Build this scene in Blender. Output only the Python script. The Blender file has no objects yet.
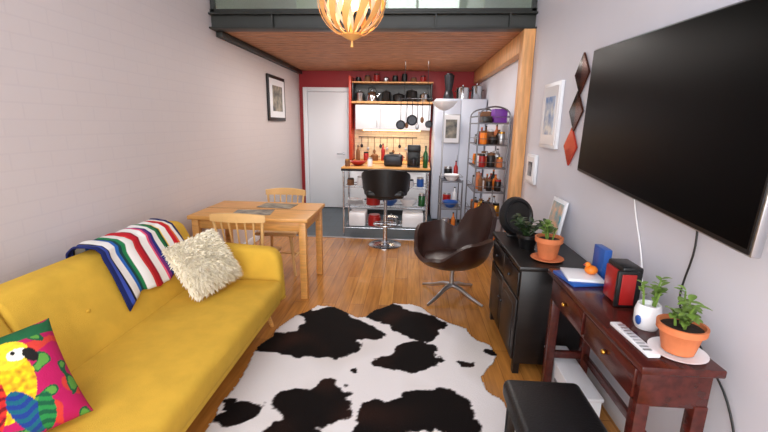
import bpy, bmesh, math, random
from mathutils import Vector, Matrix, noise, Quaternion
random.seed(4)
sc = bpy.context.scene
sc.view_settings.view_transform = 'Standard'
sc.view_settings.look = 'None'
sc.view_settings.exposure = 0.24

def lin(c):
    o = []
    for v in c:
        v = max(0,v)/255.0
        o.append(v/12.92 if v <= 0.04045 else ((v+0.055)/1.055)**2.4)
    return tuple(o)
def L4(c): return lin(c)+(1.0,)

def mat(name, rgb, rough=.5, metal=0.0, var=0.0, scale=6, bump=0.0, bscale=60, emit=0.0, stretch=(1,1,1), coat=0.0, rgb2=None, spec=None):
    m = bpy.data.materials.new(name); m.use_nodes = True
    nt = m.node_tree; N = nt.nodes; K = nt.links
    p = N['Principled BSDF']
    p.inputs['Base Color'].default_value = L4(rgb)
    p.inputs['Roughness'].default_value = rough
    p.inputs['Metallic'].default_value = metal
    if coat: p.inputs['Coat Weight'].default_value = coat
    if spec is not None: p.inputs['Specular IOR Level'].default_value = spec
    if emit:
        p.inputs['Emission Color'].default_value = L4(rgb)
        p.inputs['Emission Strength'].default_value = emit
    if var or bump or rgb2:
        tc = N.new('ShaderNodeTexCoord'); mp = N.new('ShaderNodeMapping')
        mp.inputs['Scale'].default_value = stretch
        K.new(tc.outputs['Object'], mp.inputs['Vector'])
    if var or rgb2:
        nz = N.new('ShaderNodeTexNoise'); nz.inputs['Scale'].default_value = scale; nz.inputs['Detail'].default_value = 5
        K.new(mp.outputs['Vector'], nz.inputs['Vector'])
        cr = N.new('ShaderNodeValToRGB')
        c = lin(rgb)
        a = lin(rgb2) if rgb2 else tuple(x*(1-var) for x in c)
        b = c if rgb2 else tuple(min(1, x*(1+var)) for x in c)
        cr.color_ramp.elements[0].position = .35; cr.color_ramp.elements[1].position = .65
        cr.color_ramp.elements[0].color = a+(1,); cr.color_ramp.elements[1].color = b+(1,)
        K.new(nz.outputs['Fac'], cr.inputs['Fac']); K.new(cr.outputs['Color'], p.inputs['Base Color'])
    if bump:
        n2 = N.new('ShaderNodeTexNoise'); n2.inputs['Scale'].default_value = bscale; n2.inputs['Detail'].default_value = 3
        K.new(mp.outputs['Vector'], n2.inputs['Vector'])
        bp = N.new('ShaderNodeBump'); bp.inputs['Strength'].default_value = bump; bp.inputs['Distance'].default_value = .01
        K.new(n2.outputs['Fac'], bp.inputs['Height']); K.new(bp.outputs['Normal'], p.inputs['Normal'])
    return m

def brickmat(name, c1, c2, mortar, bw, rh, ms, rough, axes='XY', bump=.3, grain=None, spec=None):
    m = bpy.data.materials.new(name); m.use_nodes = True
    nt = m.node_tree; N = nt.nodes; K = nt.links; p = N['Principled BSDF']
    p.inputs['Roughness'].default_value = rough
    if spec is not None: p.inputs['Specular IOR Level'].default_value = spec
    tc = N.new('ShaderNodeTexCoord'); sx = N.new('ShaderNodeSeparateXYZ'); cx = N.new('ShaderNodeCombineXYZ')
    K.new(tc.outputs['Object'], sx.inputs[0]); K.new(sx.outputs[axes[0]], cx.inputs['X']); K.new(sx.outputs[axes[1]], cx.inputs['Y'])
    br = N.new('ShaderNodeTexBrick'); br.inputs['Scale'].default_value = 1
    br.inputs['Brick Width'].default_value = bw; br.inputs['Row Height'].default_value = rh
    br.inputs['Mortar Size'].default_value = ms; br.inputs['Mortar Smooth'].default_value = .5
    br.inputs['Color1'].default_value = L4(c1); br.inputs['Color2'].default_value = L4(c2); br.inputs['Mortar'].default_value = L4(mortar)
    K.new(cx.outputs[0], br.inputs['Vector'])
    out = br.outputs['Color']
    if grain:
        m2 = N.new('ShaderNodeMapping'); m2.inputs['Scale'].default_value = grain
        K.new(tc.outputs['Object'], m2.inputs['Vector'])
        nz = N.new('ShaderNodeTexNoise'); nz.inputs['Scale'].default_value = 1; nz.inputs['Detail'].default_value = 6
        K.new(m2.outputs['Vector'], nz.inputs['Vector'])
        cr = N.new('ShaderNodeValToRGB'); cr.color_ramp.elements[0].color = (.72,.72,.72,1); cr.color_ramp.elements[1].color = (1.15,1.15,1.15,1)
        cr.color_ramp.elements[0].position = .3; cr.color_ramp.elements[1].position = .7
        K.new(nz.outputs['Fac'], cr.inputs['Fac'])
        mx = N.new('ShaderNodeMix'); mx.data_type = 'RGBA'; mx.blend_type = 'MULTIPLY'; mx.inputs[0].default_value = 1
        K.new(out, mx.inputs[6]); K.new(cr.outputs['Color'], mx.inputs[7]); out = mx.outputs[2]
    K.new(out, p.inputs['Base Color'])
    bp = N.new('ShaderNodeBump'); bp.invert = True; bp.inputs['Strength'].default_value = bump; bp.inputs['Distance'].default_value = .004
    K.new(br.outputs['Fac'], bp.inputs['Height']); K.new(bp.outputs['Normal'], p.inputs['Normal'])
    return m

def colmat(name, rough=.8, bump=0, spec=.3):
    m = bpy.data.materials.new(name); m.use_nodes = True
    N = m.node_tree.nodes; K = m.node_tree.links; p = N['Principled BSDF']
    p.inputs['Roughness'].default_value = rough; p.inputs['Specular IOR Level'].default_value = spec
    a = N.new('ShaderNodeVertexColor'); a.layer_name = 'Col'
    K.new(a.outputs['Color'], p.inputs['Base Color'])
    if bump:
        tc = N.new('ShaderNodeTexCoord'); nz = N.new('ShaderNodeTexNoise'); nz.inputs['Scale'].default_value = 150
        K.new(tc.outputs['Object'], nz.inputs['Vector'])
        bp = N.new('ShaderNodeBump'); bp.inputs['Strength'].default_value = bump; bp.inputs['Distance'].default_value = .005
        K.new(nz.outputs['Fac'], bp.inputs['Height']); K.new(bp.outputs['Normal'], p.inputs['Normal'])
    return m

def zto(d):
    return Vector((0,0,1)).rotation_difference(Vector(d).normalized()).to_matrix().to_4x4()
def T(*a): return Matrix.Translation(Vector(a))
def RZ(a): return Matrix.Rotation(math.radians(a), 4, 'Z')

class B:
    def __init__(s, M=None):
        s.bm = bmesh.new(); s.mats = []; s.M = M
    def mi(s, m):
        if m not in s.mats: s.mats.append(m)
        return s.mats.index(m)
    def add(s, t, m, M=None, smooth=True):
        i = s.mi(m)
        for f in t.faces: f.material_index = i; f.smooth = smooth
        if M is not None: t.transform(M)
        if s.M is not None: t.transform(s.M)
        me = bpy.data.meshes.new('tmp'); t.to_mesh(me); s.bm.from_mesh(me); bpy.data.meshes.remove(me); t.free()
    def box(s, c, sz, m, r=0.0, seg=2, R=None):
        t = bmesh.new(); bmesh.ops.create_cube(t, size=1)
        for v in t.verts: v.co = Vector((v.co.x*sz[0], v.co.y*sz[1], v.co.z*sz[2]))
        if r: bmesh.ops.bevel(t, geom=t.edges[:], offset=min(r, min(sz)*.49), segments=seg, profile=.5, affect='EDGES')
        M = T(*c)
        if R is not None: M = M @ R
        s.add(t, m, M)
    def bb(s, x0, x1, y0, y1, z0, z1, m, r=0.0, seg=2):
        s.box(((x0+x1)/2,(y0+y1)/2,(z0+z1)/2), (x1-x0,y1-y0,z1-z0), m, r, seg)
    def cyl(s, p0, p1, r0, m, r1=None, seg=16):
        r1 = r0 if r1 is None else r1
        p0 = Vector(p0); p1 = Vector(p1); d = p1-p0
        t = bmesh.new(); bmesh.ops.create_cone(t, cap_ends=True, segments=seg, radius1=r0, radius2=r1, depth=d.length)
        s.add(t, m, Matrix.Translation((p0+p1)/2) @ zto(d))
    def sph(s, c, r, m, R=None, seg=20):
        if not hasattr(r, '__len__'): r = (r,r,r)
        t = bmesh.new(); bmesh.ops.create_uvsphere(t, u_segments=seg, v_segments=seg//2, radius=1)
        for v in t.verts: v.co = Vector((v.co.x*r[0], v.co.y*r[1], v.co.z*r[2]))
        M = T(*c)
        if R is not None: M = M @ R
        s.add(t, m, M)
    def lathe(s, c, prof, m, seg=28, R=None):
        t = bmesh.new(); rings = []
        for (r, z) in prof:
            r = max(r, .0004)
            rings.append([t.verts.new((r*math.cos(2*math.pi*i/seg), r*math.sin(2*math.pi*i/seg), z)) for i in range(seg)])
        for a, b in zip(rings, rings[1:]):
            for i in range(seg):
                j = (i+1) % seg
                t.faces.new((a[i], a[j], b[j], b[i]))
        t.faces.new(rings[0][::-1]); t.faces.new(rings[-1])
        bmesh.ops.recalc_face_normals(t, faces=t.faces[:])
        M = T(*c)
        if R is not None: M = M @ R
        s.add(t, m, M)
    def tube(s, pts, r, m, seg=8, closed=False):
        pts = [Vector(p) for p in pts]; n = len(pts)
        t = bmesh.new(); rings = []; ref = None
        for i, p in enumerate(pts):
            if closed: tg = pts[(i+1) % n]-pts[i-1]
            else: tg = pts[min(i+1, n-1)]-pts[max(i-1, 0)]
            tg.normalize()
            if ref is None:
                ref = Vector((0,0,1)) if abs(tg.z) < .9 else Vector((1,0,0))
            a = (ref-tg*ref.dot(tg)).normalized(); ref = a; b = tg.cross(a)
            rr = r[i] if hasattr(r, '__len__') else r
            rings.append([t.verts.new(p+a*rr*math.cos(2*math.pi*k/seg)+b*rr*math.sin(2*math.pi*k/seg)) for k in range(seg)])
        prs = list(zip(rings, rings[1:]))
        if closed: prs.append((rings[-1], rings[0]))
        for a, b in prs:
            for k in range(seg):
                j = (k+1) % seg; t.faces.new((a[k], a[j], b[j], b[k]))
        if not closed:
            t.faces.new(rings[0][::-1]); t.faces.new(rings[-1])
        bmesh.ops.recalc_face_normals(t, faces=t.faces[:])
        s.add(t, m)
    def surf(s, fn, nu, nv, m, thick=0, wrap=False):
        t = bmesh.new()
        g = [[t.verts.new(fn(i/nu, j/nv)) for j in range(nv+1)] for i in range(nu if wrap else nu+1)]
        for i in range(nu):
            for j in range(nv):
                i2 = (i+1) % len(g) if wrap else i+1
                try: t.faces.new((g[i][j], g[i2][j], g[i2][j+1], g[i][j+1]))
                except Exception: pass
        bmesh.ops.remove_doubles(t, verts=t.verts[:], dist=1e-5)
        bmesh.ops.recalc_face_normals(t, faces=t.faces[:])
        if thick: bmesh.ops.solidify(t, geom=t.faces[:], thickness=thick)
        s.add(t, m)
    def prism(s, poly, y0, y1, m, r=0, seg=3):
        t = bmesh.new()
        a = [t.verts.new((x, y0, z)) for x, z in poly]; b = [t.verts.new((x, y1, z)) for x, z in poly]
        t.faces.new(a); t.faces.new(b[::-1]); n = len(poly)
        for i in range(n): t.faces.new((a[i], b[i], b[(i+1) % n], a[(i+1) % n]))
        bmesh.ops.recalc_face_normals(t, faces=t.faces[:])
        if r: bmesh.ops.bevel(t, geom=t.edges[:], offset=r, segments=seg, profile=.5, affect='EDGES')
        s.add(t, m)
    def leaf(s, base, d, ln, w, m, droop=.3):
        base = Vector(base); d = Vector(d).normalized()
        side = d.cross(Vector((0,0,1)))
        if side.length < .05: side = Vector((1,0,0))
        side.normalize()
        t = bmesh.new(); rows = []
        for i in range(6):
            q = i/5; ww = w*math.sin(math.pi*min(.97, .08+q*.9))**.8*.5
            p = base+d*ln*q+Vector((0,0,-droop*ln*q*q))
            up = side.cross(d)*ww*.3
            rows.append((t.verts.new(p-side*ww+up), t.verts.new(p), t.verts.new(p+side*ww+up)))
        for a, b in zip(rows, rows[1:]):
            t.faces.new((a[0], a[1], b[1], b[0])); t.faces.new((a[1], a[2], b[2], b[1]))
        s.add(t, m)
    def done(s, name, bevel=0, origin=True, ang=38):
        me = bpy.data.meshes.new(name); s.bm.to_mesh(me); s.bm.free()
        for m in s.mats: me.materials.append(m)
        ob = bpy.data.objects.new(name, me); sc.collection.objects.link(ob)
        try: me.set_sharp_from_angle(angle=math.radians(ang))
        except Exception: pass
        if origin:
            xs = [v.co for v in me.vertices]
            lo = Vector((min(v.x for v in xs), min(v.y for v in xs), min(v.z for v in xs)))
            hi = Vector((max(v.x for v in xs), max(v.y for v in xs), max(v.z for v in xs)))
            o = Vector(((lo.x+hi.x)/2, (lo.y+hi.y)/2, lo.z))
            me.transform(Matrix.Translation(-o)); ob.location = o
        return ob

# ---------------- materials ----------------
M_lwall = brickmat('painted_brick', (212,202,200), (211,201,199), (208,198,197), .24, .086, .006, .6, axes='YZ', bump=.05)
M_rwall = mat('wall_paint_cool', (214,214,222), .6, var=.02, scale=1.5)
M_red = mat('red_wall_paint', (160,28,34), .5, var=.06, scale=3)
M_cream = mat('cream_plaster', (214,206,178), .7, var=.05, scale=2)
M_floor = brickmat('oak_planks', (200,138,68), (176,114,50), (110,66,28), 1.3, .125, .002, .2, axes='YX', bump=.2, grain=(40,3,3))
M_tile = brickmat('slate_tiles', (62,76,84), (50,62,70), (30,33,36), .33, .33, .006, .35, bump=.3)
M_splash = brickmat('splash_tiles', (222,204,172), (212,192,158), (180,160,130), .15, .075, .003, .3, axes='XZ', bump=.3)
M_pinec = mat('pine_ceiling_boards', (186,130,92), .55, var=.3, scale=4, stretch=(1.5,14,14))
M_pine = mat('pine_timber', (218,160,102), .45, var=.18, scale=3, stretch=(12,12,1.2))
M_pinetab = mat('pine_furniture', (218,158,86), .4, var=.14, scale=4, stretch=(1.5,12,12))
M_chairwood = mat('light_beech', (222,178,116), .4, var=.1, scale=5)
M_steel = mat('painted_dark_steel', (40,42,38), .45, var=.1)
M_white = mat('white_gloss_paint', (232,234,238), .35)
M_whitem = mat('white_matt', (206,212,226), .6)
M_chrome = mat('chrome', (205,208,212), .18, 1.0)
M_alu = mat('brushed_aluminium', (190,192,196), .35, 1.0)
M_black = mat('black_plastic', (12,12,14), .4)
M_blackw = mat('black_brown_wood', (18,14,14), .34, var=.25, scale=6, stretch=(1,1,8))
M_screen = mat('tv_panel', (2,2,3), .3, spec=.05)
M_leath = mat('brown_leather', (46,23,17), .3, bump=.2, bscale=120, var=.25, scale=5)
M_bleath = mat('black_leather', (13,13,15), .38, bump=.25, bscale=120)
M_yel = mat('mustard_fabric', (216,172,62), .85, var=.06, scale=9, bump=.35, bscale=350, spec=.2)
M_desk = mat('mahogany_wood', (72,26,20), .22, var=.3, scale=4, stretch=(8,1.2,8))
M_terra = mat('terracotta', (208,120,74), .75, var=.1, scale=15)
M_soil = mat('soil', (40,28,20), .95, bump=.6)
M_leaf = mat('succulent_green', (112,142,62), .45, var=.25, scale=20)
M_leafd = mat('dark_leaf_green', (44,66,34), .4, var=.25, scale=20)
M_glow = mat('lamp_bulb_glow', (255,206,140), .5, emit=5)
M_slat = mat('birch_veneer_slats', (240,176,100), .45, var=.08)
M_slatw = mat('white_slats', (252,234,206), .45)
M_cer = mat('white_ceramic', (240,240,242), .2)
M_blue = mat('blue_glaze', (40,90,170), .3)
M_redp = mat('red_lacquer', (160,30,28), .3)
M_orange = mat('orange_plastic', (240,130,30), .4)
M_green = mat('green_glass', (30,84,40), .15)
M_gold = mat('brass', (190,140,60), .3, 1.0)
M_wire = mat('steel_wire', (130,132,138), .3, .9)
M_dwire = mat('dark_wire', (50,50,54), .35, .6)
M_fur = mat('cream_fleece', (255,246,224), .9, spec=.1)
M_copper = mat('copper_mirror', (92,52,40), .15, .8)
M_dmir = mat('dark_mirror', (30,24,26), .12, .6)
M_redmir = mat('red_mirror', (200,64,48), .2, .5)
M_purple = mat('purple_card', (110,40,150), .5)
M_choc = mat('brown_card', (120,80,50), .7)
def artmat(name, a, b, sc_=6): return mat(name, a, .4, rgb2=b, scale=sc_)
M_art1 = artmat('print_grey', (190,196,204), (50,56,66), 7)
M_art2 = artmat('print_blue', (70,120,180), (226,226,220), 9)
M_art3 = artmat('print_dark', (60,64,66), (170,160,140), 9)
M_art4 = artmat('print_teal', (60,160,180), (240,190,150), 12)

M_glass = bpy.data.materials.new('clear_glass'); M_glass.use_nodes = True
_n = M_glass.node_tree; _n.nodes.clear()
_o = _n.nodes.new('ShaderNodeOutputMaterial'); _m = _n.nodes.new('ShaderNodeMixShader'); _t = _n.nodes.new('ShaderNodeBsdfTransparent'); _g = _n.nodes.new('ShaderNodeBsdfGlossy')
_t.inputs['Color'].default_value = (.84,.95,.88,1); _g.inputs['Roughness'].default_value = .03; _m.inputs[0].default_value = .12
_n.links.new(_t.outputs[0], _m.inputs[1]); _n.links.new(_g.outputs[0], _m.inputs[2]); _n.links.new(_m.outputs[0], _o.inputs[0])

# ---------------- room shell ----------------
XL, XR, YB, YF, H = -2.04, 1.15, 7.4, -1.5, 4.6
def shell(name, x0,x1,y0,y1,z0,z1,m):
    b = B(); b.bb(x0,x1,y0,y1,z0,z1,m); return b.done(name, origin=False)
shell('floor', XL,XR,YF,5.35,-.1,0,M_floor)
shell('floor_kitchen', XL,XR,5.35,YB,-.1,0,M_tile)
shell('wall_left', XL-.12,XL,YF,YB,-.1,H,M_lwall)
shell('wall_right', XR,XR+.12,YF,YB,-.1,H,M_rwall)
b = B(); b.bb(XL-.12,XR+.12,YB,YB+.12,-.1,2.56,M_red); b.bb(XL-.12,XR+.12,YB,YB+.12,2.56,H,M_cream); b.done('wall_back', origin=False)
shell('ceiling', XL-.12,XR+.12,YF-.12,YB+.12,H,H+.1,M_whitem)
b = B()
b.bb(XL-.12,XL+.12,YF-.12,YF,-.1,H,M_whitem); b.bb(XR-.12,XR+.12,YF-.12,YF,-.1,H,M_whitem)
b.bb(XL+.12,XR-.12,YF-.12,YF,-.1,.12,M_whitem); b.bb(XL+.12,XR-.12,YF-.12,YF,H-.15,H,M_whitem)
b.done('wall_front', origin=False)
b = B()
for x in (XL+.12, -.98, .02, XR-.16): b.bb(x, x+.05, YF-.09, YF-.03, .12, H-.15, M_white)
for z in (.12, 2.25, H-.2): b.bb(XL+.12, XR-.11, YF-.09, YF-.03, z, z+.05, M_white)
b.done('window_1', origin=False)
b = B(); b.bb(XR-.014,XR,YF,4.15,0,.1,M_white,.003); b.done('baseboard_right', origin=False)
b = B(); b.bb(XL,XL+.014,YF,YB,0,.09,M_white,.003); b.done('baseboard_left', origin=False)
b = B(); b.bb(XL,XR,5.33,5.37,0,.006,M_alu); b.done('trim_1', origin=False)

# mezzanine
b = B(); y = 4.32
while y < YB-.02:
    b.bb(XL, XR, y, min(y+.110, YB), 2.466, 2.5, M_pinec, .004); y += .132
b.bb(XL,XR,4.32,YB,2.5,2.51,M_blackw)
b.done('ceiling_mezzanine_boards', origin=False)
shell('floor_mezzanine', XL,XR,4.3,YB,2.51,2.59,M_pine)
b = B()
b.bb(XL,XR,4.16,4.30,2.455,2.472,M_steel,.003); b.bb(XL,XR,4.222,4.238,2.472,2.588,M_steel); b.bb(XL,XR,4.16,4.30,2.588,2.605,M_steel,.003)
for x in (-1.4,-.6,.2,.9): b.bb(x-.006,x+.006,4.165,4.222,2.472,2.588,M_steel)
b.done('steel_beam')
b = B(); b.bb(XL+.002,XL+.07,4.3,YB-.01,2.405,2.464,M_steel,.003); b.done('trim_2')
b = B(); b.bb(XR-.10,XR-.002,4.31,YB-.01,2.27,2.464,M_pine,.004); b.done('trim_3')
b = B()
b.bb(XL,XR,4.2,4.24,2.615,2.645,M_steel,.003); b.bb(XL,XR,4.19,4.25,3.55,3.6,M_steel,.003)
for x in (XL+.03,-.52,XR-.03): b.bb(x-.02,x+.02,4.2,4.24,2.605,3.56,M_steel)
b.bb(XL+.05,-.54,4.216,4.224,2.645,3.54,M_glass); b.bb(-.5,XR-.05,4.216,4.224,2.645,3.54,M_glass)
b.done('glass_balustrade')
b = B(); b.bb(1.035,1.146,4.16,4.29,0,2.455,M_pine,.006); b.done('timber_post')

# kitchen door
b = B(); b.bb(-1.88,-1.16,YB-.05,YB-.012,0.01,2.1,M_white,.004)
b.cyl((-1.23,YB-.05,1.02),(-1.23,YB-.10,1.02),.012,M_alu); b.cyl((-1.24,YB-.10,1.02),(-1.35,YB-.10,1.02),.010,M_alu)
b.cyl((-1.23,YB-.05,1.02),(-1.23,YB-.056,1.02),.026,M_alu)
b.done('door_1')
b = B(); b.bb(-1.96,-1.885,YB-.07,YB-.001,0,2.18,M_white,.004); b.bb(-1.155,-1.09,YB-.07,YB-.001,0,2.18,M_white,.004); b.bb(-1.885,-1.155,YB-.07,YB-.001,2.105,2.18,M_white,.004)
b.done('trim_4')

# kitchen units
b = B()
b.bb(-1.03,.31,6.82,7.38,.1,.88,M_white,.003); b.bb(-1.03,.31,6.88,7.38,0,.1,M_black)
for i in range(3):
    x = -1.02+i*.442; b.bb(x,x+.436,6.8,6.82,.12,.86,M_white,.004); b.cyl((x+.1,6.785,.8),(x+.34,6.785,.8),.006,M_alu)
b.bb(-1.04,.32,6.78,7.395,.88,.92,M_pinetab,.004)
b.done('kitchen_base_cabinets')
b = B(); b.bb(-1.035,.32,7.385,7.398,.925,1.455,M_splash); b.done('kitchen_splashback')
b = B()
b.bb(-.98,.31,7.08,7.39,1.46,1.88,M_white,.003)
for i in range(3):
    x = -.975+i*.43; b.bb(x,x+.424,7.06,7.08,1.465,1.875,M_white,.004); b.cyl((x+.37,7.05,1.5),(x+.37,7.05,1.62),.005,M_alu)
b.bb(-.85,.15,7.12,7.16,1.445,1.46,M_glow)
b.done('kitchen_wall_cabinets')
b = B(); b.bb(-1.08,-1.045,6.98,7.395,.93,2.34,mat('red_orange_board',(186,56,34),.4),.003); b.done('shelf_side_panel')
b = B()
b.bb(-1.04,.34,7.03,7.395,1.9,1.935,M_pine,.003)
b.bb(-1.04,.34,7.1,7.395,2.24,2.262,M_pine,.003)
for x in (-1.03,.32): b.bb(x-.01,x+.01,7.1,7.395,1.935,2.24,M_blackw,.002)
b.bb(-1.02,.31,7.385,7.397,1.936,2.24,M_blackw)
b.done('kitchen_shelf')

def pot(b, x, y, z, r, h, m, handle=True, lid=True):
    b.lathe((x,y,z), [(r*.92,0),(r,.01),(r,h),(r*1.03,h+.004),(r*.96,h+.004)], m)
    if lid: b.lathe((x,y,z+h+.004), [(r,0),(r*.7,.015),(.01,.025),(.012,.045),(.0,.046)], m)
    if handle:
        for sx in (-1,1): b.tube([(x+sx*r,y-.02,z+h*.7),(x+sx*(r+.025),y-.02,z+h*.75),(x+sx*(r+.025),y+.02,z+h*.75),(x+sx*r,y+.02,z+h*.7)], .005, M_black)
def bottle(b, x, y, z, r, h, m, cap=None):
    b.lathe((x,y,z), [(r*.9,0),(r,.006),(r,h*.58),(r*.8,h*.68),(r*.36,h*.78),(r*.34,h*.95)], m, seg=14)
    b.cyl((x,y,z+h*.94),(x,y,z+h), r*.4, cap or M_black, seg=12)
def jar(b, x, y, z, r, h, m, cap):
    b.lathe((x,y,z), [(r*.92,0),(r,.006),(r,h*.8),(r*.85,h*.86)], m, seg=16)
    b.cyl((x,y,z+h*.85),(x,y,z+h), r*.9, cap, seg=16)
b = B()
xs = [-.92,-.46,-.24,-.02,.2]
for i, x in enumerate(xs):
    pot(b, x, 7.2, 1.936, [.07,.08,.1,.095,.08][i], [.14,.15,.11,.17,.12][i], [M_alu,M_black,M_black,M_black,M_chrome][i])
b.done('cooking_pots')
b = B(T(-.70,7.16,1.936))
b.lathe((0,0,0),[(.085,0),(.095,.01),(.09,.08),(.07,.14),(.04,.165),(.012,.17),(.014,.19),(0,.195)],M_chrome)
b.tube([(-.07,0,.13),(-.06,0,.22),(0,0,.25),(.06,0,.22),(.07,0,.13)],.008,M_black)
b.cyl((.08,0,.07),(.14,0,.14),.016,M_chrome,.010)
b.done('kettle')
b = B()
for i in range(8):
    jar(b, -.95+i*.16, 7.25, 2.263, .05, .08+.03*(i % 3), [M_black,M_choc,M_redp,M_alu,M_blackw][i % 5], M_black)
b.done('storage_jars')
b = B()
cols = [M_choc,M_gold,M_orange,M_redp,M_cer,M_blackw,M_alu]
for i in range(9):
    x = -.95+i*.15
    if i % 3 == 0: bottle(b, x, 7.2, .921, .035, .26+.04*(i % 2), cols[i % 7])
    elif i % 3 == 1: jar(b, x, 7.18, .921, .045, .15, cols[(i+2) % 7], M_black)
    else: pot(b, x, 7.18, .921, .065, .09, cols[(i+5) % 7])
b.done('countertop_bottles_and_jars')
b = B()
b.cyl((-.95,7.35,1.33),(.1,7.35,1.33),.006,M_dwire)
for i in range(9):
    x=-.9+i*.115; L_=.14+.05*(i%3)
    b.cyl((x,7.345,1.33),(x,7.345,1.33-L_),.004,M_dwire,seg=8)
    b.sph((x,7.345,1.33-L_-.02),(.026,.008,.035),[M_dwire,M_alu,M_choc][i%3],seg=12)
b.done('utensil_hooks')

# tall cupboard
b = B()
b.bb(.36,1.13,6.42,7.385,.06,1.95,M_whitem,.004); b.bb(.38,1.12,6.45,7.38,0,.06,M_black)
b.bb(.365,.742,6.4,6.42,.08,1.94,M_whitem,.004); b.bb(.748,1.125,6.4,6.42,.08,1.94,M_whitem,.004)
b.cyl((.72,6.385,.9),(.72,6.385,1.1),.006,M_alu)
b.done('tall_cupboard')
b = B(); b.bb(.47,.74,6.355,6.378,1.28,1.72,M_alu,.003); b.bb(.485,.725,6.351,6.356,1.295,1.705,M_cer); b.bb(.52,.69,6.348,6.352,1.36,1.64,M_art3); b.done('framed_picture_on_cupboard')
b = B()
b.lathe((.56,6.6,1.951), [(.08,0),(.085,.02),(.06,.12),(.05,.13),(.075,.30),(.08,.36),(.05,.37),(.05,.385)], M_dwire); b.done('blender_jug')
b = B()
pot(b, .78, 6.62, 1.951, .10, .17, M_chrome); pot(b, 1.0, 6.65, 1.951, .085, .2, M_chrome)
b.done('steel_stock_pots')
# hanging utensil rail
b = B()
for x in (-.12,.22): b.cyl((x,6.2,1.93),(x,6.2,2.466),.004,M_dwire,seg=8)
b.cyl((-.2,6.2,1.93),(.3,6.2,1.93),.008,M_dwire)
for i, x in enumerate((-.17,-.08,.0,.08,.15,.25)):
    ln=[.30,.34,.22,.36,.26,.3][i]
    b.tube([(x,6.2,1.94),(x,6.19,1.9),(x,6.19,1.92-ln)], .005, M_dwire)
    if i in (0,2,5):
        r=[.07,0,.08,0,0,.055][i]
        b.lathe((x,6.185,1.92-ln-r), [(r*.8,-.02),(r,.02),(r*.96,.02),(r*.75,-.012),(0,-.012)], M_dwire, R=Matrix.Rotation(math.pi/2,4,'X'))
    else:
        b.sph((x,6.19,1.92-ln-.035),(.028,.012,.045),[M_alu,M_choc,M_dwire][i%3],seg=12)
b.done('hanging_utensil_rail')

# kitchen island
b = B()
ix0,ix1,iy0,iy1 = -.95,.27,5.42,5.95
for x in (ix0+.03,ix1-.03):
    for y in (iy0+.03,iy1-.03):
        b.cyl((x,y,0),(x,y,.93),.014,M_chrome)
for z in (.12,.42,.70):
    for x in [ix0+.03+i*(ix1-ix0-.06)/16 for i in range(17)]: b.cyl((x,iy0+.03,z),(x,iy1-.03,z),.003,M_chrome,seg=6)
    for y in (iy0+.03,iy1-.03,(iy0+iy1)/2): b.cyl((ix0+.03,y,z),(ix1-.03,y,z),.006,M_chrome,seg=8)
b.bb(ix0,ix1,iy0,iy1,.925,.955,M_black,.003); b.bb(ix0,ix1,iy0,iy1,.955,.975,M_pinetab,.004)
b.done('kitchen_island')
b = B()
z = .128
b.bb(-.86,-.62,5.5,5.8,z,z+.2,M_cer,.02); jar(b,-.5,5.6,z,.09,.16,M_redp,M_redp); pot(b,-.26,5.62,z,.1,.12,M_chrome); b.bb(-.1,.2,5.5,5.8,z,z+.2,M_cer,.02)
z = .428
for i in range(6): b.lathe((-.78,5.62,z+i*.012), [(.05,0),(.11,.012),(.112,.016),(0,.008)], M_cer)
pot(b,-.52,5.62,z,.1,.1,M_redp); b.lathe((-.28,5.6,z),[(.05,0),(.1,.06),(.11,.09),(.1,.09),(.04,.01)],M_blue); b.lathe((-.02,5.62,z),[(.06,0),(.12,.08),(.125,.1),(.11,.1),(.04,.01)],M_cer); jar(b,.17,5.6,z,.05,.18,M_green,M_alu)
z = .708
for i, x in enumerate((-.84,-.7,-.56,-.42,-.28,-.14,.0,.14)): jar(b,x,5.58,z,.05,.1+.03*(i%3),[M_choc,M_cer,M_alu,M_redp,M_blackw,M_cer,M_cer,M_blue][i],[M_black,M_alu][i%2])
b.done('island_crockery')
b = B()
bottle(b,.2,5.55,.976,.033,.3,M_green); bottle(b,.05,5.8,.976,.036,.28,M_choc)
b.lathe((-.75,5.7,.976),[(.05,0),(.12,.05),(.125,.06),(.11,.055),(.04,.012)],M_redp)
jar(b,-.57,5.6,.976,.035,.12,M_cer,M_alu); jar(b,-.88,5.55,.976,.035,.1,M_choc,M_gold)
b.done('island_bottles')
b = B(); b.bb(-.05,.13,5.55,5.74,.976,.99,M_black,.003); b.bb(-.05,.13,5.66,5.74,.99,1.27,M_black,.01); b.bb(-.05,.13,5.55,5.74,1.19,1.28,M_black,.012)
b.lathe((.04,5.60,.991),[(.04,0),(.05,.03),(.045,.10),(.03,.11)],M_dwire); b.done('coffee_machine')
b = B(); b.box((-.25,5.7,1.06),(.26,.16,.16),M_dwire,.03,3); b.bb(-.34,-.16,5.67,5.685,1.13,1.145,M_black); b.bb(-.34,-.16,5.715,5.73,1.13,1.145,M_black); b.cyl((-.39,5.7,1.08),(-.375,5.7,1.08),.015,M_black); b.done('toaster')

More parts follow.
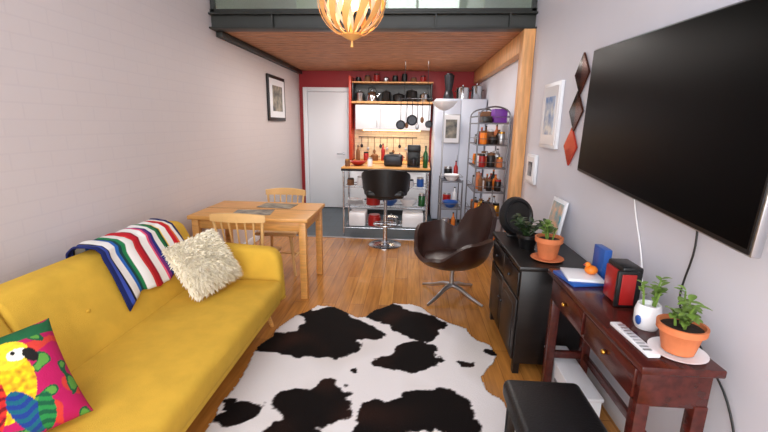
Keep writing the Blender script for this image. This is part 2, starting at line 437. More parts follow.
# bar stool
b = B(T(-.31,5.06,0))
b.lathe((0,0,0), [(.215,0),(.215,.01),(.19,.022),(.05,.04),(.035,.06)], M_chrome)
b.cyl((0,0,.05),(0,0,.4),.028,M_chrome); b.cyl((0,0,.4),(0,0,.64),.02,M_chrome)
b.tube([(.15*math.cos(a),.15*math.sin(a)+.02,.28) for a in [k*math.pi/10 for k in range(20)]], .009, M_chrome, closed=True)
b.cyl((-.14,.02,.28),(.14,.02,.28),.008,M_chrome)
b.cyl((0,0,.62),(0,0,.65),.12,M_black)
b.box((0,.01,.70),(.48,.42,.11),M_bleath,.05,4)
def bk(u, v):
    a = math.radians(180+ -15 + 210*u)
    h = .34*math.sin(math.pi*u)**.28
    rr = .245+.035*v
    return Vector((rr*math.cos(a)*1.12, rr*math.sin(a)*.95+.01, .68+v*max(h,.05)))
b.surf(bk, 28, 8, M_bleath, thick=.04)
b.done('bar_stool')

# wire racks
def rack(name, x0,x1,y0,y1,h,levels,m,arch=False):
    b = B()
    for x in (x0,x1):
        for y in (y0,y1): b.cyl((x,y,0),(x,y,h),.009,m,seg=10)
    for z in levels:
        b.tube([(x0,y0,z),(x1,y0,z),(x1,y1,z),(x0,y1,z)], .007, m, closed=True)
        for i in range(1,9):
            y = y0+(y1-y0)*i/9; b.cyl((x0,y,z),(x1,y,z),.0035,m,seg=6)
        b.cyl((x0,y0,z+.07),(x0,y1,z+.07),.004,m,seg=6); b.cyl((x1,y0,z+.07),(x1,y1,z+.07),.004,m,seg=6)
        b.cyl((x0,y0,z+.07),(x1,y0,z+.07),.004,m,seg=6)
    if arch:
        for y in (y0,y1): b.tube([(x0+(x1-x0)*(.5-.5*math.cos(t)), y, h+.1*math.sin(t)) for t in [k*math.pi/10 for k in range(11)]], .009, m)
        for x in (x0,x1):
            b.cyl((x,y0,h),(x,y1,h),.006,m,seg=8)
    return b.done(name)
rack('metal_shelving_unit', .74,1.08,4.62,5.28,1.66,(.2,.5,.8,1.08,1.34,1.58),M_wire,True)
b = B(); random.seed(7)
cm = [M_redp,M_orange,M_choc,M_cer,M_black,M_gold,M_choc,M_alu,M_terra,M_blackw]
for z in (.2,.5,.8,1.08,1.34):
    for y in (4.72,4.86,5.0,5.14):
        for x in (.82,.92,1.02):
            r = random.uniform(.032,.046); h = random.uniform(.1,.17); m = random.choice(cm)
            if random.random() < .45: bottle(b,x,y,z+.008,r*.8,h+.05,m,random.choice(cm))
            else: jar(b,x,y,z+.008,r,h,m,random.choice(cm))
b.done('pantry_jars_and_bottles')
b = B(); b.bb(.92,1.06,4.68,4.9,1.589,1.74,M_purple,.004); b.bb(.80,.90,4.7,4.9,1.589,1.66,M_blackw,.004); b.bb(.82,1.0,5.0,5.2,1.589,1.72,M_choc,.004); b.done('storage_boxes')
rack('wire_trolley', .40,.66,5.08,5.5,.88,(.15,.5,.85),M_wire)
b = B()
for z in (.15,.5,.85):
    b.lathe((.53,5.2,z+.008),[(.05,0),(.1,.06),(.105,.08),(.09,.075),(.04,.01)],random.choice([M_cer,M_alu,M_blue]))
    jar(b,.5,5.4,z+.008,.055,.16,random.choice(cm),M_alu); bottle(b,.6,5.38,z+.008,.03,.24,random.choice(cm))
b.done('trolley_jars')

# torchiere
b = B(T(.44,5.78,0))
b.lathe((0,0,0),[(.13,0),(.13,.012),(.03,.03)],M_alu); b.cyl((0,0,.02),(0,0,1.76),.011,M_alu)
b.lathe((0,0,1.75),[(.02,0),(.07,.02),(.13,.06),(.175,.12),(.165,.12),(.12,.065),(.06,.03),(.0,.02)],M_cer)
b.done('floor_lamp')

# ---------------- dining ----------------
b = B()
b.bb(-1.94,-.87,3.28,4.0,.715,.75,M_pinetab,.006)
b.bb(-1.88,-.93,3.33,3.352,.625,.715,M_pinetab,.002); b.bb(-1.88,-.93,3.928,3.95,.625,.715,M_pinetab,.002)
b.bb(-1.9,-1.878,3.35,3.93,.625,.715,M_pinetab,.002); b.bb(-.932,-.91,3.35,3.93,.625,.715,M_pinetab,.002)
for x in (-1.885,-.925):
    for y in (3.335,3.945): b.bb(x-.03,x+.03,y-.03,y+.03,0,.716,M_pinetab,.004)
b.bb(-1.94,-.87,3.635,3.642,.7495,.7508,M_choc)
b.done('dining_table')
b = B()
for (x,y,a) in ((-1.42,3.48,8),(-1.30,3.8,-6)):
    b.box((x,y,.7525),(.34,.22,.004),M_art3,R=RZ(a))
b.done('table_mats')
def dchair(name, x, y, a):
    b = B(T(x,y,0) @ RZ(a)); m = M_chairwood
    b.box((0,.02,.44),(.42,.40,.035),m,.015,3)
    for sx in (-1,1):
        b.cyl((sx*.15,.17,.425),(sx*.195,.205,0),.019,m,.013); b.cyl((sx*.15,-.13,.425),(sx*.195,-.20,0),.019,m,.013)
        b.cyl((sx*.177,.19,.18),(sx*.177,-.17,.18),.009,m)
    b.cyl((-.177,.01,.18),(.177,.01,.18),.009,m)
    for i in range(7):
        q = (i-3)/3; r = .012 if abs(q) == 1 else .0075
        b.cyl((q*.17,-.155,.45),(q*.20,-.225+.03*q*q,.80),r,m)
    def rail(u, v):
        q = 2*u-1; return Vector((q*.225,-.235+.035*q*q, .78+.075*v*(1-.25*q*q)))
    b.surf(rail, 16, 3, m, thick=.022)
    return b.done(name)
dchair('dining_chair', -1.36, 3.20, 0)
dchair('dining_chair.001', -1.36, 4.06, 180)

# ---------------- sofa ----------------
b = B()
sy0, sy1 = .75, 2.70
b.bb(-1.60,-.93,sy0,sy1,.24,.30,M_yel,.02,2)
b.box((-1.225,(sy0+sy1)/2,.355),(.63,sy1-sy0-.004,.165),M_yel,.05,5)
b.tube([(-.918,sy0+.03,.40),(-.915,1.7,.402),(-.918,sy1-.03,.40)],.004,M_yel,seg=6)
for (ya,yb) in ((sy0,1.418),(1.422,sy1+.12)):
    b.prism([(-1.50,.33),(-1.50,.42),(-1.69,.80),(-1.73,.825),(-1.84,.825),(-1.88,.78),(-1.72,.24),(-1.55,.24)], ya, yb, M_yel, .025)
b.prism([(-1.70,.24),(-1.74,.66),(-1.66,.69),(-1.0,.655),(-.94,.60),(-.92,.26),(-.95,.24)], sy1+.002, sy1+.12, M_yel, .04, 4)
for (x,y) in ((-1.10,.9),(-1.10,2.74),(-1.66,.9),(-1.66,2.72)):
    b.cyl((x,y,.25),(x+(.06 if (x>-1.3 and y>1.5) else -.02),y+(.05 if y>1.5 else -.03),0),.024,M_pinetab,.014)
for y in (1.05,1.75,2.1,2.45):
    b.sph((-1.595,y,.615),(.008,.012,.012),M_yel,seg=10)
b.done('sofa')

# serape blanket
M_ser = colmat('serape_weave', .9, .5)
prof = [(-1.545,.505),(-1.585,.60),(-1.63,.69),(-1.675,.78),(-1.69,.822),(-1.73,.845),(-1.79,.848),(-1.85,.845),(-1.895,.81),(-1.905,.74),(-1.905,.64),(-1.905,.55)]
def pl(q):
    q = q*(len(prof)-1); i = min(int(q), len(prof)-2); t = q-i
    return Vector((prof[i][0]*(1-t)+prof[i+1][0]*t, 0, prof[i][1]*(1-t)+prof[i+1][1]*t))
W_=(240,236,230)
bands = [((24,34,90),.6),((60,80,170),.5),((20,20,30),.3),(W_,1.3),((40,100,180),.5),((20,60,60),.4),((30,120,70),.5),(W_,1.3),((220,60,60),.4),((196,24,40),.9),((150,16,40),.4),(W_,1.3),((230,90,120),.3),((120,40,110),.4),((30,40,120),.5),(W_,1.1),((30,120,70),.5),((20,70,50),.4),((230,200,60),.2),(W_,1.1),((196,24,40),.7),((230,110,50),.3),(W_,.8),((24,34,90),.6)]
tot = sum(x[1] for x in bands)
def band(u):
    q = u*tot
    for c,w in bands:
        if q < w: return c
        q -= w
    return bands[-1][0]
nu, nv = 150, 60
me = bpy.data.meshes.new('serape'); vs = []; cs = []; fs = []
for i in range(nu+1):
    for j in range(nv+1):
        u = i/nu; v = j/nv
        start = .10*u + .03*math.sin(u*9)
        p = pl(min(1, start+(1-start)*v))
        w = .012*math.sin(u*22+v*3)+.012*noise.noise(Vector((u*6,v*6,2)))
        vs.append((p.x+.010+w*.7, 2.0+.66*u-.05*(1-v)*(1-u)+.02*noise.noise(Vector((v*4,u*3,5))), p.z+.010+abs(w)*.6))
        cs.append(lin(band(min(.999,u)))+(1,))
for i in range(nu):
    for j in range(nv):
        a = i*(nv+1)+j; fs.append((a,a+nv+1,a+nv+2,a+1))
me.from_pydata(vs,[],fs); ca = me.color_attributes.new('Col','FLOAT_COLOR','POINT')
for i,c in enumerate(cs): ca.data[i].color = c
me.materials.append(M_ser)
for p in me.polygons: p.use_smooth = True
ob = bpy.data.objects.new('striped_blanket', me); sc.collection.objects.link(ob)
md = ob.modifiers.new('s','SOLIDIFY'); md.thickness = .01; md.offset = 1

# pillows
def frame(c, n, spin=0):
    n = Vector(n).normalized(); u = Vector((0,0,1)).cross(n).normalized(); v = n.cross(u)
    M = Matrix((u,v,n)).transposed().to_4x4()
    return Matrix.Translation(Vector(c)) @ M @ Matrix.Rotation(math.radians(spin),4,'Z')
def pillow(name, M, size, thick, colfn, material, n=130):
    vs=[];cs=[];fs=[]
    for sgn in (1,-1):
        for i in range(n+1):
            for j in range(n+1):
                u=2*i/n-1; v=2*j/n-1
                pin = 1-.07*(1-abs(u)**2)*abs(v)**3*1.0
                pin2 = 1-.07*(1-abs(v)**2)*abs(u)**3
                h = thick*max(0,(1-u**4)*(1-v**4))**.55*(1+.08*noise.noise(Vector((u*2,v*2,sgn))))
                vs.append(M@Vector((u*size*pin2, v*size*pin, sgn*h)))
                cs.append(lin(colfn(u,v))+(1,))
    for k in range(2):
        o=k*(n+1)**2
        for i in range(n):
            for j in range(n):
                a=o+i*(n+1)+j; f=(a,a+n+1,a+n+2,a+1); fs.append(f if k==0 else f[::-1])
    me=bpy.data.meshes.new(name); me.from_pydata([tuple(v) for v in vs],[],fs)
    ca=me.color_attributes.new('Col','FLOAT_COLOR','POINT')
    for i,c in enumerate(cs): ca.data[i].color=c
    me.materials.append(material)
    bm=bmesh.new(); bm.from_mesh(me); bmesh.ops.remove_doubles(bm,verts=bm.verts[:],dist=1e-5)
    for f in bm.faces: f.smooth=True
    bm.to_mesh(me); bm.free()
    ob=bpy.data.objects.new(name,me); sc.collection.objects.link(ob); return ob
def ell(u,v,cx,cy,rx,ry,a=0):
    a=math.radians(a); x=u-cx; y=v-cy
    xr=x*math.cos(a)+y*math.sin(a); yr=-x*math.sin(a)+y*math.cos(a)
    return (xr/rx)**2+(yr/ry)**2
def parrot(u,v):
    n1=noise.noise(Vector((u*3,v*3,1))); n2=noise.noise(Vector((u*4+9,v*4,3)))
    n3=noise.noise(Vector((u*14,v*14,6))); fe=math.sin(v*38+math.sin(u*16)*1.6)
    c=(180,20,86)
    if n1>.24: c=(206,60,50)
    if n2>.2: c=(20,84,54)
    if n2>.34: c=(90,150,60)
    if v>.70 and n1<.05: c=(28,96,56)
    def sh(c,k=30): return tuple(max(0,min(255,q+(n3*k if ch<2 else 0)+(fe*k*.18 if ch<2 else 0))) for ch,q in enumerate(c))
    U=u-.12
    if ell(U,v,-.1,.0,.40,.62,-12)<1: c=sh((232,178,24),60)
    if ell(U,v,-.40,-.36,.2,.55,-22)<1: c=sh((190,34,34) if fe>-.5 else (120,16,26))
    if ell(U,v,.02,-.55,.18,.44,14)<1: c=(16,92,112) if fe>.1 else (26,56,130)
    if ell(U,v,.26,-.66,.12,.34,-8)<1: c=(36,130,64) if fe>0 else (18,86,54)
    if ell(U,v,.08,.5,.29,.26)<1: c=sh((248,206,46))
    if ell(U,v,.20,.46,.15,.11)<1: c=(240,236,220)
    if ell(U,v,.36,.38,.09,.15,20)<1: c=(24,20,20)
    if ell(U,v,.15,.51,.035,.035)<1: c=(10,10,10)
    return c
M_par = colmat('printed_cotton', .8, .2)
pillow('parrot_cushion', frame((-1.40,1.13,.618),(.66,-.38,.64),2), .205, .065, parrot, M_par)
Mp = frame((-1.355,2.44,.64),(.70,-.42,.58),10)
b = B()
random.seed(11)
t = bmesh.new(); n=30; PS=.172
for sgn in (1,-1):
    g=[]
    for i in range(n+1):
        g.append([])
        for j in range(n+1):
            u=2*i/n-1; v=2*j/n-1
            g[-1].append(t.verts.new((u*PS,v*PS,sgn*.07*max(0,(1-u**4)*(1-v**4))**.5)))
    for i in range(n):
        for j in range(n): t.faces.new((g[i][j],g[i+1][j],g[i+1][j+1],g[i][j+1]) if sgn==1 else (g[i][j+1],g[i+1][j+1],g[i+1][j],g[i][j]))
bmesh.ops.remove_doubles(t,verts=t.verts[:],dist=1e-5)
def hair(u,v,sgn,edge):
    h=.07*max(0,(1-u**4)*(1-v**4))**.5
    p=Vector((u*PS,v*PS,sgn*h))
    d=Vector((u*(.9 if edge else .5)+random.uniform(-.6,.6), v*(.9 if edge else .5)+random.uniform(-.6,.6)-.3, sgn*(.3 if edge else .8))).normalized()
    ln=random.uniform(.02,.045); s=d.cross(Vector((random.random(),random.random(),random.random()))).normalized()*.005
    q=p+d*ln*.5; e=p+d*ln+Vector((random.uniform(-.012,.012),-.012,random.uniform(-.008,.004)))
    a=[t.verts.new(x) for x in (p-s,p+s,q+s,q-s,e)]
    t.faces.new((a[0],a[1],a[2],a[3])); t.faces.new((a[3],a[2],a[4]))
for k in range(3200): hair(random.uniform(-1,1),random.uniform(-1,1),1,False)
for k in range(900):
    q=random.uniform(-1,1); s=random.choice((-1,1))
    hair(*((q,s) if random.random()<.5 else (s,q)),1,True)
b.add(t, M_fur, Mp)
b.done('fluffy_cushion', ang=80)

# ---------------- cowhide ----------------
outl = [(-1.00,1.62),(-1.02,1.85),(-1.01,2.17),(-1.03,2.43),(-.99,2.70),(-.93,2.90),(-.86,3.02),(-.77,3.17),(-.62,3.15),(-.516,3.07),(-.40,2.98),(-.34,3.0),(-.27,3.14),(-.105,3.28),(.02,3.27),(.115,3.22),(.20,3.1),(.276,3.03),(.40,2.94),(.48,2.86),(.52,2.72),(.60,2.64),(.636,2.54),(.60,2.44),(.53,2.37),(.47,2.27),(.49,2.15),(.558,2.05),(.60,1.93),(.59,1.8),(.48,1.70),(.36,1.5),(.32,1.2),(.1,1.0),(-.35,.98),(-.5,1.1),(-.8,1.05),(-.95,1.2),(-1.0,1.35)]
def inside(x,y):
    c=False; n=len(outl); j=n-1
    for i in range(n):
        xi,yi=outl[i]; xj,yj=outl[j]
        if (yi>y)!=(yj>y) and x<(xj-xi)*(y-yi)/(yj-yi)+xi: c=not c
        j=i
    return c
spots=[(-.60,2.74,.22,.38,30),(-.70,2.55,.40,.17,0),(-.40,2.78,.22,.15,-20),(-.78,2.98,.12,.17,10),(-.62,3.05,.11,.11,0),
 (-.02,3.0,.28,.17,-10),(.07,2.80,.16,.14,0),(-.16,3.15,.13,.13,0),(.16,2.95,.16,.20,20),(.02,2.42,.23,.12,10),(.08,2.56,.15,.11,0),
 (-.54,1.90,.22,.18,-20),(-.47,2.05,.12,.12,0),(-.56,1.66,.16,.14,0),(-.89,1.82,.11,.07,20),(-1.0,1.885,.07,.04,0),
 (-.0,1.91,.28,.14,8),(.18,2.02,.20,.13,-15),(.27,1.86,.15,.13,0),(-.12,1.76,.14,.12,0),(-.1,1.56,.28,.15,0),(.395,2.4,.11,.05,10),(.61,2.54,.06,.07,0),(-.7,1.3,.2,.12,0),(.1,1.25,.12,.1,0),(-.34,2.27,.04,.02,0)]
st=.0085; vs=[];cs=[];idx={};fs=[]
x0,y0=-1.16,.94; NX=int(1.84/st); NY=int(2.4/st)
def vid(i,j):
    if (i,j) in idx: return idx[(i,j)]
    x=x0+i*st; y=y0+j*st
    z=.007+.004*(noise.noise(Vector((x*2.2,y*2.2,0)))+.6)
    a=noise.noise(Vector((x*5,y*5,3)))*.095+noise.noise(Vector((x*16,y*16,4)))*.035
    a2=noise.noise(Vector((x*5,y*5,13)))*.095+noise.noise(Vector((x*16,y*16,14)))*.035
    m=min(ell(x+a,y+a2,*s_) for s_ in spots)
    jit=noise.noise(Vector((x*60,y*60,8)))*.12
    base=(232,226,224); sh=noise.noise(Vector((x*3,y*3,20)))
    base=tuple(v_-max(0,sh)*22*k_ for v_,k_ in zip(base,(1,1.1,1.3)))
    br_=max(0,noise.noise(Vector((x*4,y*4,50))))
    dark=(16+40*br_,10+19*br_,9+10*br_)
    f=max(0,min(1,(1.0+jit-m)/.12))
    c=tuple(base[k]*(1-f)+dark[k]*f for k in range(3))
    vs.append((x,y,z)); cs.append(lin(c)+(1,)); idx[(i,j)]=len(vs)-1; return len(vs)-1
for i in range(NX):
    for j in range(NY):
        x=x0+(i+.5)*st; y=y0+(j+.5)*st
        xx=x+.03*noise.noise(Vector((x*7,y*7,31)))+.006*noise.noise(Vector((x*70,y*70,1))); yy=y+.03*noise.noise(Vector((x*7,y*7,41)))+.006*noise.noise(Vector((x*70,y*70,5)))
        if inside(xx,yy): fs.append((vid(i,j),vid(i+1,j),vid(i+1,j+1),vid(i,j+1)))
me=bpy.data.meshes.new('hide'); me.from_pydata(vs,[],fs)
ca=me.color_attributes.new('Col','FLOAT_COLOR','POINT')
for i,c in enumerate(cs): ca.data[i].color=c
me.materials.append(colmat('cowhide_hair',.8,.5,.12))
for p in me.polygons: p.use_smooth=True
ob=bpy.data.objects.new('cowhide_rug',me); sc.collection.objects.link(ob)
md=ob.modifiers.new('s','SOLIDIFY'); md.thickness=.004; md.offset=-1

# ---------------- swan armchair ----------------
b = B(T(.41,3.52,0) @ RZ(208))
def lerp_tab(tab, a):
    a = abs(a)
    for (a0,v0),(a1,v1) in zip(tab,tab[1:]):
        if a<=a1:
            t=(a-a0)/(a1-a0); t=t*t*(3-2*t); return v0*(1-t)+v1*t
    return tab[-1][1]
Rt=[(0,.31),(35,.34),(75,.42),(105,.40),(128,.32),(150,.345),(180,.36)]
Zt=[(0,.38),(35,.43),(75,.61),(105,.63),(128,.58),(150,.77),(180,.85)]
def shellf(u,v):
    a=360*u; aa=a if a<=180 else a-360
    R=lerp_tab(Rt,aa); Zr=lerp_tab(Zt,aa); p=v
    r=R*(math.sin(p*math.pi/2)**.85)
    z=.30+(Zr-.30)*(1-math.cos(p*math.pi/2))**1.15
    r+=max(0,p-.85)/.15*.02
    return Vector((r*math.cos(math.radians(a)), r*math.sin(math.radians(a)), z))
b.surf(shellf, 72, 20, M_leath, thick=.038, wrap=True)
b.lathe((.02,0,.335),[(.2,0),(.245,.02),(.24,.05),(.16,.07),(0,.078)],M_leath)
b.cyl((0,0,.09),(0,0,.31),.022,M_alu)
for k in range(4):
    a=math.radians(20+90*k); c_,s_=math.cos(a),math.sin(a)
    b.tube([(0,0,.11),(.1*c_,.1*s_,.095),(.22*c_,.22*s_,.045),(.34*c_,.34*s_,.012)],[.026,.02,.016,.012],M_alu)
b.done('swan_armchair', ang=60)

# ---------------- black sideboard ----------------
b = B()
b.bb(.69,1.12,2.34,3.13,.07,.70,M_blackw,.004); b.bb(.67,1.13,2.32,3.15,.70,.73,M_blackw,.006)
for y0_,y1_ in ((2.36,2.73),(2.74,3.11)):
    b.bb(.678,.69,y0_,y1_,.09,.50,M_blackw,.004); b.bb(.674,.679,y0_+.05,y1_-.05,.14,.45,M_blackw,.002)
    b.bb(.678,.69,y0_,y1_,.52,.68,M_blackw,.004)
    b.sph((.668,(y0_+y1_)/2,.60),.010,M_dwire,seg=12); b.sph((.668,y1_-.03 if y0_<2.5 else y0_+.03,.34),.010,M_dwire,seg=12)
for x in (.71,1.09):
    for y in (2.36,3.09): b.bb(x-.02,x+.02,y-.02,y+.02,0,.07,M_blackw)
b.done('sideboard')

def potp(b,x,y,z,r,h,m):
    b.lathe((x,y,z),[(r*.68,0),(r*.9,h*.74),(r*.93,h*.76),(r*1.04,h*.77),(r*1.06,h),(r*.94,h),(r*.9,h*.86),(0,h*.86)],m)
    b.lathe((x,y,z+h*.862),[(r*.9,0),(0,.006)],M_soil)
def jade(b,x,y,z,n,hh,sp,ll,lw,m,seed):
    random.seed(seed)
    for i in range(n):
        a=random.uniform(0,2*math.pi); e=random.uniform(.2,1); tp=Vector((x+sp*e*math.cos(a),y+sp*e*math.sin(a),z+hh*random.uniform(.4,1)))
        bs=Vector((x+.02*math.cos(a),y+.02*math.sin(a),z)); mid=(bs+tp)/2+Vector((0,0,.02))
        b.tube([bs,mid,tp],[.005,.004,.003],m,seg=6)
        for k in range(7):
            q=.35+.65*k/6; pt=bs.lerp(tp,q)+Vector((0,0,.015*math.sin(q*3))); aa=random.uniform(0,6.28)
            b.leaf(pt,(math.cos(aa),math.sin(aa),random.uniform(.1,.9)),ll*random.uniform(.7,1.1),lw,m,.25)
b = B(); potp(b,.88,2.48,.745,.08,.135,M_terra); b.lathe((.88,2.48,.731),[(.07,0),(.1,.012),(.098,.016),(.07,.013)],M_terra); jade(b,.88,2.48,.86,7,.11,.08,.05,.028,M_leaf,3); b.done('potted_succulent')
b = B(); potp(b,.82,2.72,.731,.072,.10,M_black); jade(b,.81,2.72,.82,16,.12,.12,.07,.032,M_leafd,5); b.done('potted_foliage_plant')
b = B()
R90=Matrix.Rotation(math.radians(25),4,'Z')@Matrix.Rotation(math.radians(78),4,'X')
b.lathe((.81,3.03,.885),[(.09,-.035),(.135,-.03),(.15,0),(.135,.035),(.115,.04),(.105,.03),(.03,.022),(0,.03)],M_black,R=R90)
b.box((.81,3.03,.738),(.12,.08,.015),M_black,.004)
b.done('round_speaker')
b = B()
Rf=Matrix.Rotation(math.radians(9),4,'Y')
b.box((1.09,2.98,.885),(.018,.26,.30),M_white,.003,R=Rf); b.box((1.080,2.98,.8845),(.004,.21,.25),M_art4,R=Rf)
b.done('leaning_picture_frame')

# ---------------- wall art on right ----------------
b = B(); b.bb(1.122,1.148,3.26,3.66,1.38,1.90,M_white,.004); b.bb(1.118,1.123,3.29,3.63,1.41,1.87,M_cer); b.bb(1.115,1.119,3.35,3.57,1.49,1.79,M_art2); b.done('framed_print')
b = B(); b.bb(1.122,1.148,3.72,3.98,1.03,1.30,M_white,.004); b.bb(1.118,1.123,3.745,3.955,1.055,1.275,M_cer); b.bb(1.115,1.119,3.79,3.91,1.10,1.23,M_art1); b.done('small_framed_print')
b = B()
for i,(ma,mb) in enumerate(((M_dmir,M_copper),(M_dmir,M_copper),(M_redmir,M_redmir))):
    zc=1.905-i*.245; yc=2.93+.03*i
    P=[Vector((1.143,yc+p[0],zc+p[1])) for p in ((0,.135),(.115,0),(0,-.135),(-.115,0))]
    for tri,mm in (((0,1,2),ma),((0,2,3),mb)):
        t=bmesh.new(); a=[t.verts.new(P[k]) for k in tri]; c=[t.verts.new(P[k]+Vector((-.012,0,0))) for k in tri]
        t.faces.new(a); t.faces.new(c[::-1])
        for k in range(3): t.faces.new((a[k],c[k],c[(k+1)%3],a[(k+1)%3]))
        bmesh.ops.recalc_face_normals(t,faces=t.faces[:]); b.add(t,mm,smooth=False)
b.done('diamond_wall_mirrors')
b = B(); b.bb(XL+.002,XL+.03,5.7,6.45,1.58,2.22,M_black,.004); b.bb(XL+.028,XL+.034,5.75,6.40,1.63,2.17,M_cer); b.bb(XL+.033,XL+.037,5.86,6.29,1.72,2.08,M_art3); b.done('large_framed_photograph')

# ---------------- TV ----------------
u=Vector((.10,1.52,.085)); Ltv=u.length; u.normalize(); nrm=-(u.cross(Vector((0,0,1))).normalized()); w=nrm.cross(u).normalized()
if w.z<0: w=-w
Mt=Matrix((u,w,nrm)).transposed().to_4x4(); Mt=Matrix.Translation(Vector((1.035,1.905,1.598)))@Mt
b=B(Mt)
sgn = 1 if nrm.x<0 else -1
b.box((0,0,-.012*sgn),(Ltv,.735,.03),M_alu,.006)
b.box((0,0,.004*sgn),(Ltv-.012,.72,.006),M_black,.002)
b.box((0,.006,.0075*sgn),(Ltv-.03,.70,.002),M_screen)
b.box((0,-.05,-.038*sgn),(.7,.35,.03),M_black,.01)
b.M=None
b.bb(1.075,1.148,1.80,2.05,1.45,1.70,M_black,.004)
b.done('wall_mounted_television')

# ---------------- desk ----------------
b = B()
dx0,dx1,dy0,dy1=.785,1.055,1.235,2.18
b.bb(dx0,dx1,dy0,dy1,.75,.78,M_desk,.006)
b.bb(dx0+.022,dx1-.015,dy0+.03,dy1-.03,.61,.75,M_desk,.003)
for y0_,y1_ in ((1.29,1.69),(1.72,2.12)):
    b.bb(dx0+.012,dx0+.024,y0_,y1_,.625,.738,M_desk,.004); b.sph((dx0+.002,(y0_+y1_)/2,.68),.011,M_gold,seg=12)
for x in (dx0+.042,dx1-.035):
    for y in (dy0+.05,dy1-.05): b.bb(x-.023,x+.023,y-.023,y+.023,0,.62,M_desk,.004)
b.bb(dx1-.045,dx1-.025,dy0+.05,dy1-.05,.26,.30,M_desk,.002)
for y in (dy0+.05,dy1-.05): b.bb(dx0+.05,dx1-.04,y-.012,y+.012,.26,.30,M_desk,.002)
b.done('console_table')
b = B(); potp(b,.955,1.335,.793,.072,.10,M_terra); b.lathe((.955,1.335,.781),[(.065,0),(.08,.006),(.09,.012),(.08,.012),(.07,.008)],M_cer); jade(b,.955,1.335,.88,7,.11,.07,.045,.026,M_leaf,9); b.done('potted_jade_plant')
b = B(); b.lathe((.95,1.52,.781),[(.038,0),(.046,.02),(.048,.07),(.040,.10),(.036,.10),(.03,.085),(0,.085)],M_cer); b.sph((.907,1.505,.82),(.006,.02,.02),M_blue,seg=12); jade(b,.95,1.52,.87,5,.11,.05,.04,.02,M_leaf,12); b.done('small_ceramic_planter')
b = B(); b.box((.98,1.78,.87),(.09,.14,.178),M_black,.01); b.box((.955,1.70,.865),(.09,.018,.165),M_black,.004); b.box((.955,1.689,.865),(.06,.006,.14),M_redp,.002); b.box((.928,1.78,.865),(.012,.10,.15),M_redp,.003); b.done('red_radio')
b = B()
b.box((.90,2.02,.789),(.20,.20,.016),M_blue,.002,R=RZ(10)); b.box((.90,2.02,.804),(.17,.17,.014),M_cer,.002,R=RZ(-6)); b.done('stacked_books')
b = B(); b.box((1.025,2.09,.86),(.04,.12,.158),M_blue,.004); b.done('blue_box')
b = B(); b.sph((.945,2.02,.835),(.032,.032,.024),M_orange); b.sph((.925,2.02,.862),.015,M_orange,seg=12); b.cyl((.912,2.02,.862),(.903,2.02,.86),.006,M_redp,.002,seg=8); b.done('rubber_duck')
b = B(); b.box((.845,1.41,.788),(.045,.24,.014),M_cer,.005,R=RZ(4))
for k in range(9): b.box((.845,1.32+k*.022,.796),(.028,.010,.003),M_alu,R=RZ(4))
b.done('remote_control')
def smooth(P,k=6):
    P=[Vector(p) for p in P]; Q=[P[0]]+P+[P[-1]]; o=[]
    for i in range(1,len(Q)-2):
        for j in range(k):
            t=j/k; a,b_,c,d=Q[i-1],Q[i],Q[i+1],Q[i+2]
            o.append(.5*((2*b_)+(c-a)*t+(2*a-5*b_+4*c-d)*t*t+(3*b_-a-3*c+d)*t**3))
    o.append(P[-1]); return o
b = B(); b.tube(smooth([(1.12,1.62,1.34),(1.135,1.60,1.1),(1.13,1.62,.85),(1.12,1.45,.74),(1.13,1.30,.62),(1.14,1.22,.4),(1.14,1.25,.12)]),.004,M_black); b.done('black_cable')
b = B(); b.tube(smooth([(1.12,2.1,1.33),(1.138,2.06,1.15),(1.138,1.95,.95),(1.12,1.86,.79),(1.13,1.8,.6),(1.138,1.8,.2)]),.004,M_cer); b.done('white_cable')
b = B()
b.box((.60,1.36,.42),(.33,.50,.09),M_bleath,.03,4); b.bb(.46,.74,1.14,1.58,.34,.375,M_blackw,.003)
for x in (.475,.725):
    for y in (1.155,1.565): b.bb(x-.018,x+.018,y-.018,y+.018,0,.345,M_blackw,.003)
b.done('padded_stool')
b = B(); b.bb(.86,.985,1.80,2.29,0,.22,M_white,.01); b.bb(.855,.99,1.795,2.295,.22,.24,M_white,.006); b.box((.858,2.05,.14),(.006,.08,.02),M_alu); b.done('white_storage_box')

# ---------------- pendant ----------------
b = B(); pc=Vector((-.38,2.6,2.27)); R=.205
for k in range(13):
    for lay in range(2):
        a0=2*math.pi*(k+.5*lay)/13
        def sl(u_,v_,a0=a0,lay=lay):
            th=math.pi*(.10+.80*u_); rr=R*(1-.12*lay)
            wd=(.24-.04*lay)*(.35+.65*math.sin(th))
            a=a0+(v_-.5)*wd+.35*math.cos(th)*(1 if lay==0 else -1)
            return pc+Vector((rr*math.sin(th)*math.cos(a),rr*math.sin(th)*math.sin(a),rr*math.cos(th)))
        b.surf(sl,14,3,M_slat if lay==0 else M_slatw,thick=.003)
b.sph(pc,.06,M_glow)
b.lathe((pc.x,pc.y,pc.z-R-.01),[(.0,-.05),(.010,-.045),(.005,-.01),(.03,0),(.065,.02),(.06,.03)],M_slat)
b.cyl((pc.x,pc.y,pc.z+.04),(pc.x,pc.y,H),.004,M_cer,seg=8)
b.lathe((pc.x,pc.y,pc.z+R-.03),[(.07,0),(.07,.02),(.02,.04)],M_slat)
b.lathe((pc.x,pc.y,H-.04),[(.01,0),(.05,.03),(.05,.04)],M_cer)
b.done('pendant_lamp')

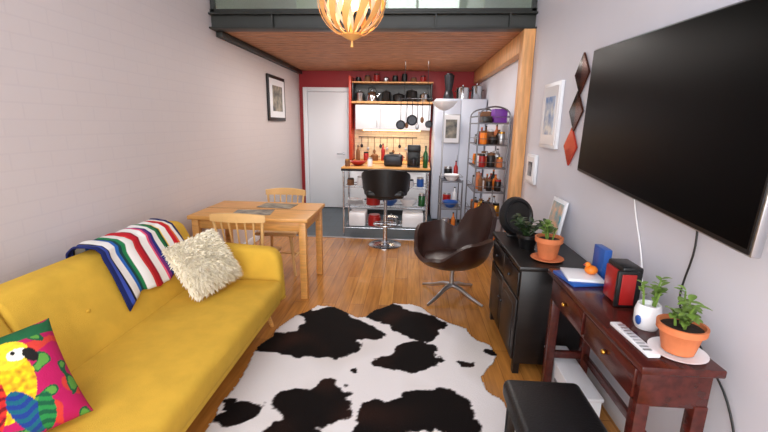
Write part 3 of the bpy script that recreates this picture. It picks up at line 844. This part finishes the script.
# added fill lights to brighten the area under the mezzanine, no real fixtures
for i,(x,y) in enumerate(((-.9,4.9),(.2,4.9),(-.9,6.3),(.1,6.3))):
    l=bpy.data.lights.new('mezzanine_fill','AREA'); l.shape='DISK'; l.size=.3; l.energy=12; l.color=(1,.95,.9)
    o=bpy.data.objects.new('mezzanine_fill',l); o.location=(x,y,2.46); sc.collection.objects.link(o)
l=bpy.data.lights.new('under_cabinet_strip','AREA'); l.shape='RECTANGLE'; l.size=1.0; l.size_y=.04; l.energy=3.2; l.color=(1,.82,.58)
o=bpy.data.objects.new('under_cabinet_strip',l); o.location=(-.35,7.14,1.44); sc.collection.objects.link(o)
l=bpy.data.lights.new('pendant_bulb','POINT'); l.energy=16; l.color=(1,.76,.46); l.shadow_soft_size=.065
o=bpy.data.objects.new('pendant_bulb',l); o.location=pc; sc.collection.objects.link(o)

# ---------------- world ----------------
w_=bpy.data.worlds.new('World'); sc.world=w_; w_.use_nodes=True
bg=w_.node_tree.nodes['Background']; bg.inputs['Color'].default_value=(.97,.98,1.0,1); bg.inputs['Strength'].default_value=5.2
l=bpy.data.lights.new('window_portal','AREA'); l.shape='RECTANGLE'; l.size=3.0; l.size_y=4.3
try: l.cycles.is_portal=True
except Exception: pass
o=bpy.data.objects.new('window_portal',l); o.location=(-.445,YF-.02,2.3); o.rotation_euler=(math.pi/2,0,0); sc.collection.objects.link(o)

# ---------------- camera ----------------
psi=math.radians(3.7); th=math.radians(12.87); rho=.015
fw=Vector((-math.sin(psi)*math.cos(th),math.cos(psi)*math.cos(th),-math.sin(th))); rt=Vector((math.cos(psi),math.sin(psi),0)); up=rt.cross(fw)
r2=rt*math.cos(rho)+up*math.sin(rho); u2=up*math.cos(rho)-rt*math.sin(rho)
cam=bpy.data.cameras.new('camera'); cam.sensor_width=36; cam.lens=36*400/768; cam.clip_start=.05
co=bpy.data.objects.new('camera',cam); Mc=Matrix((r2,u2,-fw)).transposed().to_4x4(); Mc.translation=Vector((0,0,1.55)); co.matrix_world=Mc
sc.collection.objects.link(co); sc.camera=co
